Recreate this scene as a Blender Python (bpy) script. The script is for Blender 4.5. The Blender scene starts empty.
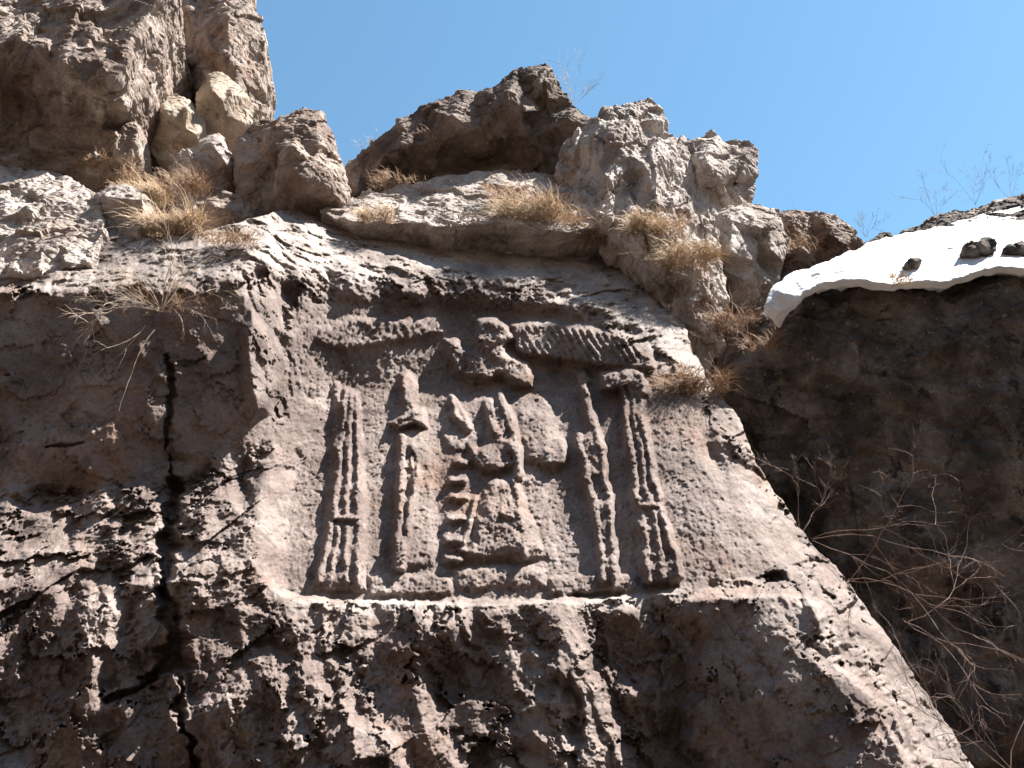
import bpy, bmesh, math, random
import numpy as np
from mathutils import Vector, noise as mnoise
from mathutils.geometry import delaunay_2d_cdt

R = math.radians
scene = bpy.context.scene
col = scene.collection

# ------------------------------------------------------------------ camera
F = 983.0
PITCH = 30.0
CAMZ = 1.6
cam = bpy.data.cameras.new("camera")
camo = bpy.data.objects.new("camera", cam)
col.objects.link(camo)
cam.sensor_width = 36.0
cam.lens = 36.0 * F / 1024.0
cam.clip_start = 0.05
cam.clip_end = 2000
camo.location = (0, 0, CAMZ)
camo.rotation_euler = (R(90 + PITCH), 0, 0)
scene.camera = camo

# ------------------------------------------------------------------ sun and sky
SUN = Vector((0.52, 0.03, 0.855)).normalized()      # direction towards the sun
elev = math.asin(SUN.z)
azim = math.atan2(SUN.x, SUN.y)
world = bpy.data.worlds.new("World")
scene.world = world
world.use_nodes = True
nt = world.node_tree
bg = nt.nodes["Background"]
sky = nt.nodes.new("ShaderNodeTexSky")
sky.sky_type = 'NISHITA'
sky.sun_disc = False
sky.sun_elevation = elev
sky.sun_rotation = azim
sky.altitude = 1200
sky.air_density = 1.4
sky.dust_density = 0.35
sky.ozone_density = 3.0
tint = nt.nodes.new("ShaderNodeMix"); tint.data_type = 'RGBA'; tint.blend_type = 'MULTIPLY'; tint.inputs[0].default_value = 1.0
tint.inputs[7].default_value = (1.02, 1.26, 1.16, 1)
nt.links.new(sky.outputs[0], tint.inputs[6]); nt.links.new(tint.outputs[2], bg.inputs[0])
bg.inputs[1].default_value = 0.05
sl = bpy.data.lights.new("sun", 'SUN')
sl.energy = 5.0
sl.angle = R(0.5)
sl.color = (1.0, 0.95, 0.88)
so = bpy.data.objects.new("sun", sl)
col.objects.link(so)
so.rotation_euler = SUN.to_track_quat('Z', 'Y').to_euler()
so.location = (3, -3, 12)
scene.view_settings.view_transform = 'Standard'
scene.view_settings.look = 'None'
scene.view_settings.exposure = 1.92
scene.view_settings.gamma = 1
scene.render.film_transparent = False

# ------------------------------------------------------------------ projection helpers
cP, sP = math.cos(R(PITCH)), math.sin(R(PITCH))
def ray(x, y):
    """direction with unit world-Y for a photo position (arrays ok)"""
    u = (np.asarray(x, float) - 512.0) / F
    v = (384.0 - np.asarray(y, float)) / F
    dy = cP - v * sP
    dz = sP + v * cP
    return u / dy, dz / dy
def pt(x, y, Y):
    a, m = ray(x, y)
    return np.array([float(a * Y), float(Y), float(m * Y + CAMZ)])

# ------------------------------------------------------------------ numpy noise
_rs = np.random.RandomState(7)
_LAT = _rs.rand(64, 64, 64).astype(np.float32) * 2 - 1
def vnoise(P, seed=0):
    P = P + np.float32(seed * 7.31 + 100.0)
    I = np.floor(P).astype(np.int32)
    f = (P - I).astype(np.float32)
    f = f * f * f * (f * (f * 6 - 15) + 10)
    I0 = I & 63
    I1 = (I + 1) & 63
    x0, y0, z0 = I0[:, 0], I0[:, 1], I0[:, 2]
    x1, y1, z1 = I1[:, 0], I1[:, 1], I1[:, 2]
    fx, fy, fz = f[:, 0], f[:, 1], f[:, 2]
    L = _LAT
    c00 = L[x0, y0, z0] * (1 - fx) + L[x1, y0, z0] * fx
    c10 = L[x0, y1, z0] * (1 - fx) + L[x1, y1, z0] * fx
    c01 = L[x0, y0, z1] * (1 - fx) + L[x1, y0, z1] * fx
    c11 = L[x0, y1, z1] * (1 - fx) + L[x1, y1, z1] * fx
    return (c00 * (1 - fy) + c10 * fy) * (1 - fz) + (c01 * (1 - fy) + c11 * fy) * fz
ROT = np.array([[0.0, 0.8, 0.6], [-0.8, 0.36, -0.48], [-0.6, -0.48, 0.64]], np.float32)
def fbm(P, octv=4, gain=0.5, seed=0):
    P = P.astype(np.float32)
    a, s, t = 1.0, 0, 0
    for o in range(octv):
        s = s + a * vnoise(P, seed + o); t += a
        P = P @ ROT * np.float32(2.03); a *= gain
    return s / t
def ridged(P, octv=4, gain=0.55, seed=0):
    P = P.astype(np.float32)
    a, s, t = 1.0, 0, 0
    for o in range(octv):
        n = 1 - np.abs(vnoise(P, seed + o)) * 1.6
        s = s + a * n; t += a
        P = P @ ROT * np.float32(2.07); a *= gain
    return s / t
def facets(P, seed=0, tilt=1.0, step=0.6):
    """broken-rock displacement: every cell of a jittered lattice is its own tilted plane"""
    P = P.astype(np.float32)
    I = np.floor(P).astype(np.int32)
    best = np.full(len(P), 1e9, np.float32)
    out = np.zeros(len(P), np.float32)
    rs = np.random.RandomState(seed + 11)
    J = rs.rand(32, 32, 32, 3).astype(np.float32)
    V = (rs.rand(32, 32, 32, 4).astype(np.float32) * 2 - 1)
    for dx in (-1, 0, 1):
        for dy in (-1, 0, 1):
            for dz in (-1, 0, 1):
                C = I + np.array([dx, dy, dz], np.int32)
                k = C & 31
                j = J[k[:, 0], k[:, 1], k[:, 2]]
                d = P - (C + j)
                q = (d * d).sum(1)
                m = q < best
                v = V[k[m, 0], k[m, 1], k[m, 2]]
                out[m] = v[:, 3] * step + (v[:, :3] * d[m]).sum(1) * tilt
                best[m] = q[m]
    return out
def saw(q, fall=0.14):
    f = q - np.floor(q)
    return np.where(f < 1 - fall, f / (1 - fall), (1 - f) / fall) - 0.5
def sstep(a, b, x):
    t = np.clip((x - a) / (b - a), 0, 1)
    return t * t * (3 - 2 * t)
def interp(pts, x):
    return np.interp(x, [p[0] for p in pts], [p[1] for p in pts])
def seg_d(X, Y, x0, y0, x1, y1):
    dx, dy = x1 - x0, y1 - y0
    t = np.clip(((X - x0) * dx + (Y - y0) * dy) / (dx * dx + dy * dy), 0, 1)
    return np.hypot(X - x0 - t * dx, Y - y0 - t * dy), t
def poly_sd(X, Y, P):
    """signed distance, positive inside"""
    d = np.full(X.shape, 1e9)
    ins = np.zeros(X.shape, bool)
    n = len(P)
    for i in range(n):
        x0, y0 = P[i]; x1, y1 = P[(i + 1) % n]
        d = np.minimum(d, seg_d(X, Y, x0, y0, x1, y1)[0])
        if y0 != y1:
            c = ((y0 > Y) != (y1 > Y)) & (X < (x1 - x0) * (Y - y0) / (y1 - y0) + x0)
            ins ^= c
    return np.where(ins, d, -d)

# ------------------------------------------------------------------ materials
def rock_mat(name, c_dark, c_mid, c_light, scale=1.0, bump=0.5, rust=0.25, black=0.25, lichen=0.15, rough=0.9, lit_pale=False):
    m = bpy.data.materials.new(name); m.use_nodes = True
    t = m.node_tree; N = t.nodes; Lk = t.links
    bs = N["Principled BSDF"]
    bs.inputs["Roughness"].default_value = rough
    bs.inputs["Specular IOR Level"].default_value = 0.25
    tc = N.new("ShaderNodeTexCoord")
    def nz(sc, det, rg=0.6, dist=0.0):
        n = N.new("ShaderNodeTexNoise"); n.inputs["Scale"].default_value = sc * scale
        n.inputs["Detail"].default_value = det; n.inputs["Roughness"].default_value = rg
        n.inputs["Distortion"].default_value = dist
        Lk.new(tc.outputs["Object"], n.inputs["Vector"]); return n
    def ramp(src, stops):
        r = N.new("ShaderNodeValToRGB"); e = r.color_ramp.elements
        while len(e) < len(stops): e.new(0.5)
        for k, (p, c) in enumerate(stops):
            e[k].position = p; e[k].color = c if len(c) == 4 else (*c, 1)
        Lk.new(src, r.inputs[0]); return r
    def mix(f, a, b, mode='MIX'):
        x = N.new("ShaderNodeMix"); x.data_type = 'RGBA'; x.blend_type = mode
        if isinstance(f, (int, float)): x.inputs[0].default_value = f
        else: Lk.new(f, x.inputs[0])
        for s, i in ((a, 6), (b, 7)):
            if isinstance(s, tuple): x.inputs[i].default_value = (*s, 1)
            else: Lk.new(s, x.inputs[i])
        return x.outputs[2]
    n1 = nz(1.6, 8, 0.62, 0.4)
    base = ramp(n1.outputs[0], [(0.36, c_dark), (0.5, c_mid), (0.66, c_light)]).outputs[0]
    n2 = nz(28, 6, 0.7)
    sp = ramp(n2.outputs[0], [(0.3, (0.62, 0.6, 0.6)), (0.5, (1, 1, 1)), (0.72, (1.28, 1.26, 1.25))]).outputs[0]
    c = mix(0.9, base, sp, 'MULTIPLY')
    n3 = nz(0.9, 6, 0.65, 0.8)
    f3 = ramp(n3.outputs[0], [(0.55, (0, 0, 0)), (0.68, (rust, rust, rust))]).outputs[0]
    c = mix(f3, c, (0.24, 0.125, 0.07))
    n4 = nz(2.3, 9, 0.72, 0.3)
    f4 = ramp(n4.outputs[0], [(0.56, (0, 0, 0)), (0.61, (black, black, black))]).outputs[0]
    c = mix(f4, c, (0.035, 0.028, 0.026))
    n5 = nz(9, 8, 0.75)
    f5 = ramp(n5.outputs[0], [(0.6, (0, 0, 0)), (0.66, (lichen, lichen, lichen))]).outputs[0]
    c = mix(f5, c, (0.5, 0.47, 0.44))
    n7 = nz(110, 3, 0.7)
    f7 = ramp(n7.outputs[0], [(0.35, (0.7, 0.69, 0.68)), (0.55, (1, 1, 1)), (0.75, (1.2, 1.2, 1.2))]).outputs[0]
    c = mix(0.7, c, f7, 'MULTIPLY')
    if lit_pale:      # weathered pale limestone; also paints lit-against-shaded contrast into the colour
        at_ = N.new("ShaderNodeAttribute"); at_.attribute_name = "lit_pale"
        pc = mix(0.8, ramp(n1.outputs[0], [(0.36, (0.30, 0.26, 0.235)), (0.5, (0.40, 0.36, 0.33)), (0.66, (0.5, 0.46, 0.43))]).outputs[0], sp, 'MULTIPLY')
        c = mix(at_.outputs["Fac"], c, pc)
    Lk.new(c, bs.inputs["Base Color"])
    b1 = N.new("ShaderNodeBump"); b1.inputs["Strength"].default_value = bump; b1.inputs["Distance"].default_value = 0.02
    nb = nz(34, 8, 0.7); Lk.new(nb.outputs[0], b1.inputs["Height"])
    b2 = N.new("ShaderNodeBump"); b2.inputs["Strength"].default_value = bump * 0.8; b2.inputs["Distance"].default_value = 0.006
    nc = nz(120, 5, 0.7); Lk.new(nc.outputs[0], b2.inputs["Height"]); Lk.new(b1.outputs[0], b2.inputs["Normal"])
    Lk.new(b2.outputs[0], bs.inputs["Normal"])
    return m
M_face = rock_mat("weathered_grey_rock", (0.125, 0.092, 0.083), (0.195, 0.153, 0.138), (0.285, 0.235, 0.216), 1.0, 0.7, 0.4, 0.4, 0.30, lit_pale=True)
M_pale = rock_mat("pale_limestone", (0.26, 0.21, 0.185), (0.42, 0.365, 0.33), (0.56, 0.50, 0.465), 1.2, 0.7, 0.3, 0.4, 0.35)
M_tan = rock_mat("tan_limestone", (0.30, 0.235, 0.18), (0.40, 0.33, 0.26), (0.48, 0.41, 0.33), 1.3, 0.6, 0.35, 0.15, 0.2)
M_brown = rock_mat("brown_crag", (0.15, 0.108, 0.088), (0.29, 0.228, 0.192), (0.46, 0.39, 0.345), 1.4, 0.8, 0.5, 0.45, 0.25)
M_slab = rock_mat("brown_slab_rock", (0.10, 0.075, 0.06), (0.19, 0.145, 0.118), (0.30, 0.24, 0.205), 1.4, 0.9, 0.4, 0.5, 0.25)
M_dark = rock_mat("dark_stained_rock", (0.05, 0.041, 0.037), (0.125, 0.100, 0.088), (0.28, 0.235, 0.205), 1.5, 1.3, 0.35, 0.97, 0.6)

def simple_mat(name, c1, c2, scale=20, rough=0.8, trans=0.0, sss=0.0):
    m = bpy.data.materials.new(name); m.use_nodes = True
    t = m.node_tree; N = t.nodes; bs = N["Principled BSDF"]
    bs.inputs["Roughness"].default_value = rough
    bs.inputs["Specular IOR Level"].default_value = 0.2
    tc = N.new("ShaderNodeTexCoord")
    n = N.new("ShaderNodeTexNoise"); n.inputs["Scale"].default_value = scale; n.inputs["Detail"].default_value = 4
    t.links.new(tc.outputs["Object"], n.inputs["Vector"])
    r = N.new("ShaderNodeValToRGB")
    r.color_ramp.elements[0].position = 0.38; r.color_ramp.elements[0].color = (*c1, 1)
    r.color_ramp.elements[1].position = 0.62; r.color_ramp.elements[1].color = (*c2, 1)
    t.links.new(n.outputs[0], r.inputs[0]); t.links.new(r.outputs[0], bs.inputs["Base Color"])
    if sss: bs.inputs["Subsurface Weight"].default_value = sss
    return m, t, bs, tc
M_straw = simple_mat("dry_straw", (0.42, 0.30, 0.195), (0.62, 0.49, 0.36), 14)[0]
M_rust = simple_mat("rusty_dead_grass", (0.27, 0.17, 0.11), (0.43, 0.31, 0.22), 14)[0]
M_twig = simple_mat("bare_reddish_twig", (0.13, 0.085, 0.068), (0.25, 0.175, 0.145), 10)[0]
M_root = simple_mat("bleached_stem", (0.34, 0.26, 0.2), (0.52, 0.43, 0.35), 10)[0]
M_soil = simple_mat("stony_soil", (0.035, 0.026, 0.02), (0.07, 0.054, 0.042), 6)[0]
M_snow, _t, _b, _tc = simple_mat("old_snow", (0.56, 0.57, 0.58), (0.72, 0.73, 0.74), 3, 0.6, sss=0.15)
_b.inputs["Subsurface Radius"].default_value = (0.05, 0.06, 0.08)
_bp = _t.nodes.new("ShaderNodeBump"); _bp.inputs["Strength"].default_value = 0.35; _bp.inputs["Distance"].default_value = 0.02
_n = _t.nodes.new("ShaderNodeTexNoise"); _n.inputs["Scale"].default_value = 16; _n.inputs["Detail"].default_value = 5
_t.links.new(_tc.outputs["Object"], _n.inputs["Vector"]); _t.links.new(_n.outputs[0], _bp.inputs["Height"])
_t.links.new(_bp.outputs[0], _b.inputs["Normal"])

# ------------------------------------------------------------------ object helpers
def tag(o, label=None, cat=None, group=None, kind=None):
    if label: o["label"] = label
    if cat: o["category"] = cat
    if group: o["group"] = group
    if kind: o["kind"] = kind
    return o
def np_mesh(name, V, Q, mat, parent=None, smooth=True, att=None):
    me = bpy.data.meshes.new(name)
    V = np.ascontiguousarray(V, np.float32); Q = np.ascontiguousarray(Q, np.int32)
    k = Q.shape[1]
    me.vertices.add(len(V)); me.vertices.foreach_set("co", V.ravel())
    me.loops.add(Q.size); me.loops.foreach_set("vertex_index", Q.ravel())
    me.polygons.add(len(Q)); me.polygons.foreach_set("loop_start", np.arange(0, Q.size, k, dtype=np.int32))
    me.polygons.foreach_set("loop_total", np.full(len(Q), k, np.int32))
    me.polygons.foreach_set("use_smooth", np.full(len(Q), smooth, bool))
    me.update(calc_edges=True)
    if att is not None:
        me.attributes.new('lit_pale', 'FLOAT', 'POINT').data.foreach_set('value', np.ascontiguousarray(att, np.float32))
    me.materials.append(mat)
    o = bpy.data.objects.new(name, me); col.objects.link(o)
    if parent: o.parent = parent
    return o
def submesh(V, Q, mask):
    q = Q[mask]
    idx, inv = np.unique(q, return_inverse=True)
    return V[idx], inv.reshape(q.shape), idx

# ================================================================== GROUND
def ground():
    n = 220
    g = np.sign(np.linspace(-1, 1, n)) * np.abs(np.linspace(-1, 1, n)) ** 2.6 * 400
    X, Y = np.meshgrid(g, g + 5)
    P = np.stack([X.ravel(), Y.ravel(), np.zeros(n * n)], 1)
    P[:, 2] = 0.12 * fbm(P * 0.7, 4, seed=3) - 0.05
    # unseen slopes added behind and beside the viewer to block sky light
    back = np.maximum(0, -P[:, 1] - 2.5); left = np.maximum(0, -P[:, 0] - 8) * (P[:, 1] < 9); rgt = np.maximum(0, P[:, 0] - 14) * (P[:, 1] < 3)
    rise = np.maximum(np.maximum(back * 1.5, left * 0.9), rgt * 0.6)
    P[:, 2] += np.minimum(rise, 38 + 6 * fbm(P * 0.05, 3, seed=4)) + np.clip(rise * 0.3, 0, 2.0) * fbm(P * 0.35, 4, seed=6)
    i = np.arange(n * n).reshape(n, n)
    Q = np.stack([i[:-1, :-1], i[:-1, 1:], i[1:, 1:], i[1:, :-1]], -1).reshape(-1, 4)
    tag(np_mesh("ground", P, Q, M_soil), kind="structure")
ground()

# ================================================================== THE CARVED ROCK FACE
STEP = 0.95
def build_face():
    xs = np.concatenate([np.arange(-420, -36, 6.0), np.arange(-36, 1075, STEP), np.arange(1075, 1200, 5.0)])
    ys = np.concatenate([np.arange(1500, 800, -7.0), np.arange(800, 150, -STEP), np.arange(150, 60, -5.0)])
    nx, ny = len(xs), len(ys)
    X0, Y0 = np.meshgrid(xs, ys)
    wob = (fbm(np.stack([X0.ravel() / 26, Y0.ravel() / 26, np.zeros(X0.size)], 1), 4, 0.55, 5) * 9).reshape(X0.shape)
    right = [(60, 560), (160, 562), (185, 585), (220, 612), (262, 640), (300, 668), (340, 690), (372, 704), (400, 722), (418, 738),
             (445, 750), (480, 766), (512, 790), (540, 808), (580, 848), (610, 868), (650, 898), (700, 932), (768, 974), (830, 1010), (1000, 1090), (1500, 1160)]
    XR = interp(right, Y0) + wob * 0.8
    top = [(-420, 150), (-60, 158), (0, 163), (60, 172), (100, 196), (150, 238), (200, 232), (240, 222), (300, 203), (345, 192), (400, 182),
           (470, 168), (540, 166), (575, 180), (620, 200), (1200, 230)]
    YT = interp(top, X0) + wob * 0.6
    ex = np.maximum(0, X0 - XR)
    ey = np.maximum(0, YT - Y0)
    X = np.minimum(X0, XR)
    Y = np.maximum(Y0, YT)
    # ---- inclination (degrees from horizontal) of the bedding bands, by photo row, along the wall
    kx = [-420, 60, 168, 245, 268, 284, 330, 460, 560, 640, 720, 850, 1200]
    def L(*v): return np.interp(X, kx, v)
    l1 = L(283, 284, 280, 268, 260, 262, 266, 266, 280, 318, 400, 500, 600) + wob * 0.8       # crest, slope above
    l2 = L(293, 294, 292, 280, 275, 290, 292, 290, 302, 345, 420, 520, 620)       # crest, steep below
    l3 = L(488, 490, 486, 462, 440, 415, 395, 370, 370, 400, 450, 560, 640)       # foot of steep part
    l4 = L(600, 600, 610, 606, 604, 604, 606, 610, 606, 598, 588, 600, 700)
    t_top = L(60, 60, 60, 59, 58, 57, 56, 55, 56, 58, 61, 64, 68)
    t_stp = L(91, 91, 91, 92, 92, 91, 88, 78, 73, 68, 66, 68, 70)
    t_mid = L(55, 55, 56, 57, 57, 57, 56, 56, 57, 61, 66, 68, 68)
    t_low = L(82, 82, 82, 74, 72, 71, 71, 72, 74, 82, 90, 80, 76)
    w = 9.0
    T = t_low + (t_mid - t_low) * sstep(l4 + 22, l4 - 22, Y)
    T = T + (t_stp - T) * sstep(l3 + 10, l3 - 14, Y)
    T = T + (t_top - T) * sstep(l2, l1, Y)
    # ---- integrate the profile upward for each column
    _, m = ray(X, Y)
    dm = np.diff(m, axis=0)
    ct = 1 / np.tan(np.radians((T[1:] + T[:-1]) / 2))
    mm = (m[1:] + m[:-1]) / 2
    dl = np.clip(ct / (1 - mm * ct), -4, 6) * dm
    lnY = np.vstack([np.zeros(nx), np.cumsum(dl, 0)])
    # reference depth: 5.75 m at row 620
    jr = np.argmin(np.abs(ys - 620))
    D = 5.85 * np.exp(lnY - lnY[jr:jr + 1])
    # ---- large undulations (metres, positive = away)
    off = np.zeros_like(D)
    # right shoulder turns away from the viewer
    edge = np.maximum(0, XR - X)
    off += 0.50 * np.exp(-edge / 34.0) + 0.22 * np.exp(-edge / 110.0)
    # dark lower right facet that turns left
    Xj = X + wob * 1.6 + 14 * fbm(np.stack([X.ravel() / 40, Y.ravel() / 40, np.full(X.size, 9.1)], 1), 3, 0.6, 18).reshape(X.shape)
    fac = sstep(675, 712, Xj) * sstep(584, 606, Y + (X - 700) * 0.10 + (Xj - X) * 0.5) * sstep(30, 62, edge + (Xj - X))
    off += -0.80 * fac * np.clip((X - 640) / 220, 0, 1.2) - 0.04 * fac
    # small brow right of centre with a dark hollow beneath
    sd = poly_sd(X, Y, [(588, 610), (640, 622), (655, 650), (640, 690), (610, 690), (590, 650)])
    off += 0.10 * sstep(-6, 14, sd)
    # big bulge bottom left of centre and its hollow
    sd = poly_sd(X, Y, [(350, 725), (372, 722), (405, 750), (410, 800), (335, 800)])
    off -= 0.12 * sstep(-10, 12, sd)
    # ---- niche cut into the wall
    xl = interp([(290, 292), (400, 286), (430, 276), (470, 262), (520, 256), (600, 252), (640, 250)], Y) + wob * 0.5
    yb = interp([(250, 560), (262, 582), (280, 597), (306, 604), (470, 607), (600, 603), (690, 593), (760, 580), (830, 556)], X) + wob * 0.8
    ytp = interp([(280, 300), (340, 294), (440, 292), (520, 298), (590, 306), (640, 344), (700, 392), (800, 520)], X) + wob * 0.6
    Rn = interp([(250, 0.36), (330, 0.36), (500, 0.30), (640, 0.22), (720, 0.12), (830, 0.04)], X)
    nL = sstep(0, 1, (X - xl) / interp([(300, 110), (410, 80), (470, 36)], Y))
    nB = sstep(0, 1, (yb - Y) / np.clip(9 + wob * 2.6, 3, 22))
    nT = sstep(-2, interp([(300, 14), (560, 16), (640, 30), (800, 60)], X), Y - ytp)
    niche = nL * nB * nT
    Rn = Rn * 0.85
    Rn = Rn * (1 - 0.6 * sstep(440, 380, X) * sstep(450, 350, Y))
    Rn = Rn * (1 + (interp([(300, 0.0), (440, -0.45), (640, -0.45)], X)) * sstep(430, 330, Y)) * (1 + 0.25 * sstep(400, 520, Y) * sstep(700, 600, X))
    off += Rn * niche
    # left protruding cheek of the niche, lit knob at its corner
    sd = poly_sd(X, Y, [(252, 312), (272, 335), (286, 360), (284, 385), (268, 412), (252, 420), (244, 380), (240, 330)])
    off -= 0.21 * sstep(-5, 9, sd)
    # ---- carving
    H = np.zeros_like(D)
    lab = np.zeros(D.shape, np.int32)
    vis = (Y0 > 300) & (Y0 < 620) & (X0 > 300) & (X0 < 700)
    jj = np.where(vis.any(1))[0]; ii = np.where(vis.any(0))[0]
    sl_ = (slice(jj[0], jj[-1] + 1), slice(ii[0], ii[-1] + 1))
    x, y = X[sl_], Y[sl_]
    ws = wob[sl_]
    n2 = fbm(np.stack([x.ravel() / 7, y.ravel() / 7, np.zeros(x.size)], 1), 3, 0.5, 21).reshape(x.shape)
    n2b = fbm(np.stack([x.ravel() / 16, y.ravel() / 16, np.ones(x.size)], 1), 2, 0.5, 23).reshape(x.shape)
    xw, yw = x + n2 * 1.9 + n2b * 2.5, y + n2 * 2.0 - n2b * 2.5
    h = np.zeros_like(x); lb = np.zeros(x.shape, np.int32)
    def P(poly, amp, bevel=4.0, part=0, add=False, ramp=None):
        s = poly_sd(xw, yw, poly)
        v = amp * sstep(-0.8, bevel, s)
        if ramp:
            x0, y0, x1, y1 = ramp
            tt = np.clip(((x - x0) * (x1 - x0) + (y - y0) * (y1 - y0)) / ((x1 - x0) ** 2 + (y1 - y0) ** 2), 0, 1)
            v = v * (0.15 + 0.85 * tt)
        nonlocal h
        h = h + v if add else np.maximum(h, v) if amp > 0 else h + v
        if part: lb[s > -1.0] = part
    def Rg(pts, amp, wd, part=0):
        nonlocal h
        for a, b in zip(pts[:-1], pts[1:]):
            d, _ = seg_d(xw, yw, a[0], a[1], b[0], b[1])
            v = amp * sstep(wd * 1.15, wd * 0.35, d)
            h = np.maximum(h, v)
            if part: lb[d < wd] = part
    # soft raised grounds the figures stand on
    P([(334, 392), (345, 386), (362, 392), (368, 512), (366, 590), (314, 590), (326, 512)], 0.075, 7, 1)
    for pp in ([(347, 391), (334, 512)], [(352.5, 391), (346, 512)], [(357.5, 394), (359, 512)]):
        Rg(pp, 0.108, 4.6, 1)
    P([(331, 513), (362, 513), (362, 521), (330, 521)], 0.125, 3, 1)
    for pp in ([(331, 523), (319, 582)], [(338, 525), (330, 580)], [(348, 525), (345, 582)], [(359, 523), (357, 584)]):
        Rg(pp, 0.102, 4.6, 1)
    P([(332, 383), (341, 384), (341, 394), (333, 394)], 0.05, 3, 1)
    P([(312, 580), (366, 582), (368, 592), (308, 592)], 0.05, 4, 1)
    # standing figure beside it
    P([(396, 440), (404, 424), (420, 418), (430, 432), (438, 460), (443, 566), (428, 574), (400, 572), (394, 500)], 0.095, 12, 2, ramp=(440, 500, 398, 500))
    P([(398, 372), (408, 370), (414, 378), (419, 388), (418, 404), (420, 414), (410, 420), (396, 424), (400, 404)], 0.13, 6, 2)
    P([(388, 423), (400, 414), (422, 407), (426, 414), (428, 430), (414, 426), (398, 430)], 0.15, 4, 2)
    Rg([(402, 438), (400, 500), (397, 568)], 0.13, 5.4, 2)
    Rg([(413, 446), (416, 476), (408, 520), (401, 568)], 0.13, 5.6, 2)
    P([(396, 420), (412, 418), (404, 426), (394, 430)], -0.06, 3, 0)
    P([(410, 448), (417, 452), (419, 466), (413, 474)], -0.06, 2.5, 0)
    # bird with spread wings above
    P([(320, 326), (360, 316), (440, 318), (447, 334), (400, 344), (330, 352), (312, 342)], 0.06, 6, 4)
    P([(506, 321), (540, 320), (590, 324), (632, 335), (652, 350), (656, 372), (634, 374), (590, 366), (556, 361), (530, 357), (512, 350)], 0.12, 6, 5)
    P([(442, 338), (453, 334), (470, 346), (474, 318), (492, 315), (509, 321), (516, 338), (508, 352), (529, 361), (538, 376),
       (534, 389), (518, 386), (503, 377), (489, 381), (468, 381), (452, 375), (444, 358)], 0.175, 8, 3)
    P([(478, 318), (496, 316), (508, 326), (500, 345), (486, 352), (474, 340)], 0.03, 5, 3, add=True)
    P([(505, 341), (514, 343), (514, 350), (505, 353), (501, 348)], -0.10, 3, 0)
    P([(455, 352), (468, 352), (474, 372), (462, 372)], -0.03, 4, 0)
    # standing broken figure in the middle
    P([(445, 392), (454, 393), (469, 412), (477, 430), (466, 436), (452, 418)], 0.13, 5, 6)
    P([(452, 400), (456, 399), (468, 416), (462, 420)], -0.05, 2.5, 0)
    P([(486, 402), (494, 398), (503, 395), (511, 412), (519, 440), (520, 474), (479, 476), (466, 466), (463, 436), (480, 440), (488, 424)], 0.13, 11, 6)
    P([(510, 392), (540, 388), (552, 402), (556, 430), (570, 444), (573, 458), (562, 471), (543, 471), (524, 462), (514, 440)], 0.135, 10, 6, ramp=(528, 395, 552, 462))
    P([(438, 392), (520, 392), (548, 470), (560, 560), (440, 566)], 0.03, 14, 6)
    Rg([(488, 404), (492, 420), (500, 436)], 0.15, 6, 6)
    Rg([(500, 398), (509, 420), (516, 452), (519, 474)], 0.165, 7, 6)
    P([(482, 474), (516, 472), (528, 494), (543, 532), (549, 556), (520, 566), (458, 562), (464, 532), (472, 500)], 0.13, 16, 6)
    Rg([(514, 480), (520, 510), (526, 556)], 0.145, 4.2, 6)
    Rg([(462, 550), (486, 554), (520, 553)], 0.105, 4, 6)
    Rg([(474, 500), (464, 548)], 0.10, 3.6, 6)
    # stacked blocks to its left
    for yy, dx in ((462, 4), (480, 1), (499, 0), (519, -1), (540, -2), (560, -4)):
        P([(446 + dx, yy - 6), (468 + dx, yy - 7), (471 + dx, yy + 1), (466 + dx, yy + 6), (445 + dx, yy + 5)], 0.10, 6, 7)
    P([(440, 432), (470, 436), (462, 452), (444, 450)], 0.06, 4, 7)
    # right inner pilaster
    P([(578, 371), (590, 376), (596, 410), (606, 450), (612, 500), (620, 586), (600, 590), (594, 520), (582, 470), (576, 440), (584, 420)], 0.10, 9, 8)
    Rg([(582, 376), (592, 424)], 0.12, 7, 8)
    Rg([(580, 436), (587, 478), (594, 500), (601, 550), (603, 580)], 0.12, 5.0, 8)
    Rg([(592, 424), (602, 446), (609, 508), (615, 586)], 0.125, 5.0, 8)
    P([(570, 368), (586, 368), (594, 380), (584, 392)], 0.08, 4, 8)
    # right column
    P([(616, 376), (640, 372), (662, 500), (684, 572), (680, 584), (640, 588), (630, 505)], 0.09, 8, 9)
    for pp in ([(621, 379), (638, 500)], [(629, 379), (648, 500)], [(636, 388), (658, 500)]):
        Rg(pp, 0.122, 4.8, 9)
    P([(632, 501), (661, 501), (662, 509), (636, 510)], 0.13, 3, 9)
    for pp in ([(641, 511), (650, 582)], [(653, 513), (664, 576)], [(661, 511), (680, 574)]):
        Rg(pp, 0.122, 4.8, 9)
    P([(598, 372), (625, 365), (646, 371), (650, 396), (640, 402), (630, 388), (612, 394), (598, 391)], 0.15, 6, 9)
    # plinth
    P([(452, 568), (500, 562), (546, 566), (548, 590), (455, 592)], 0.05, 7, 10)
    P([(548, 578), (600, 570), (636, 576), (640, 594), (548, 596)], 0.055, 4, 10)
    P([(368, 574), (384, 571), (450, 576), (452, 596), (366, 596)], 0.045, 4, 10)
    # feather grooves of both wings
    wm5 = sstep(0, 4, poly_sd(xw, yw, [(514, 322), (590, 326), (644, 345), (640, 371), (590, 363), (524, 354)]))
    ph = (x + (y - 320) * -0.62 + ws * 0.3) / 7.2
    h += wm5 * 0.018 * (1 + 1.2 * n2b) * np.cos(2 * np.pi * ph)
    wm4 = sstep(0, 4, poly_sd(xw, yw, [(322, 326), (440, 318), (446, 334), (400, 343), (326, 348)]))
    ph = (x + (y - 320) * 0.75 + ws * 0.3) / 7.0
    h += wm4 * 0.017 * np.cos(2 * np.pi * ph)
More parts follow.
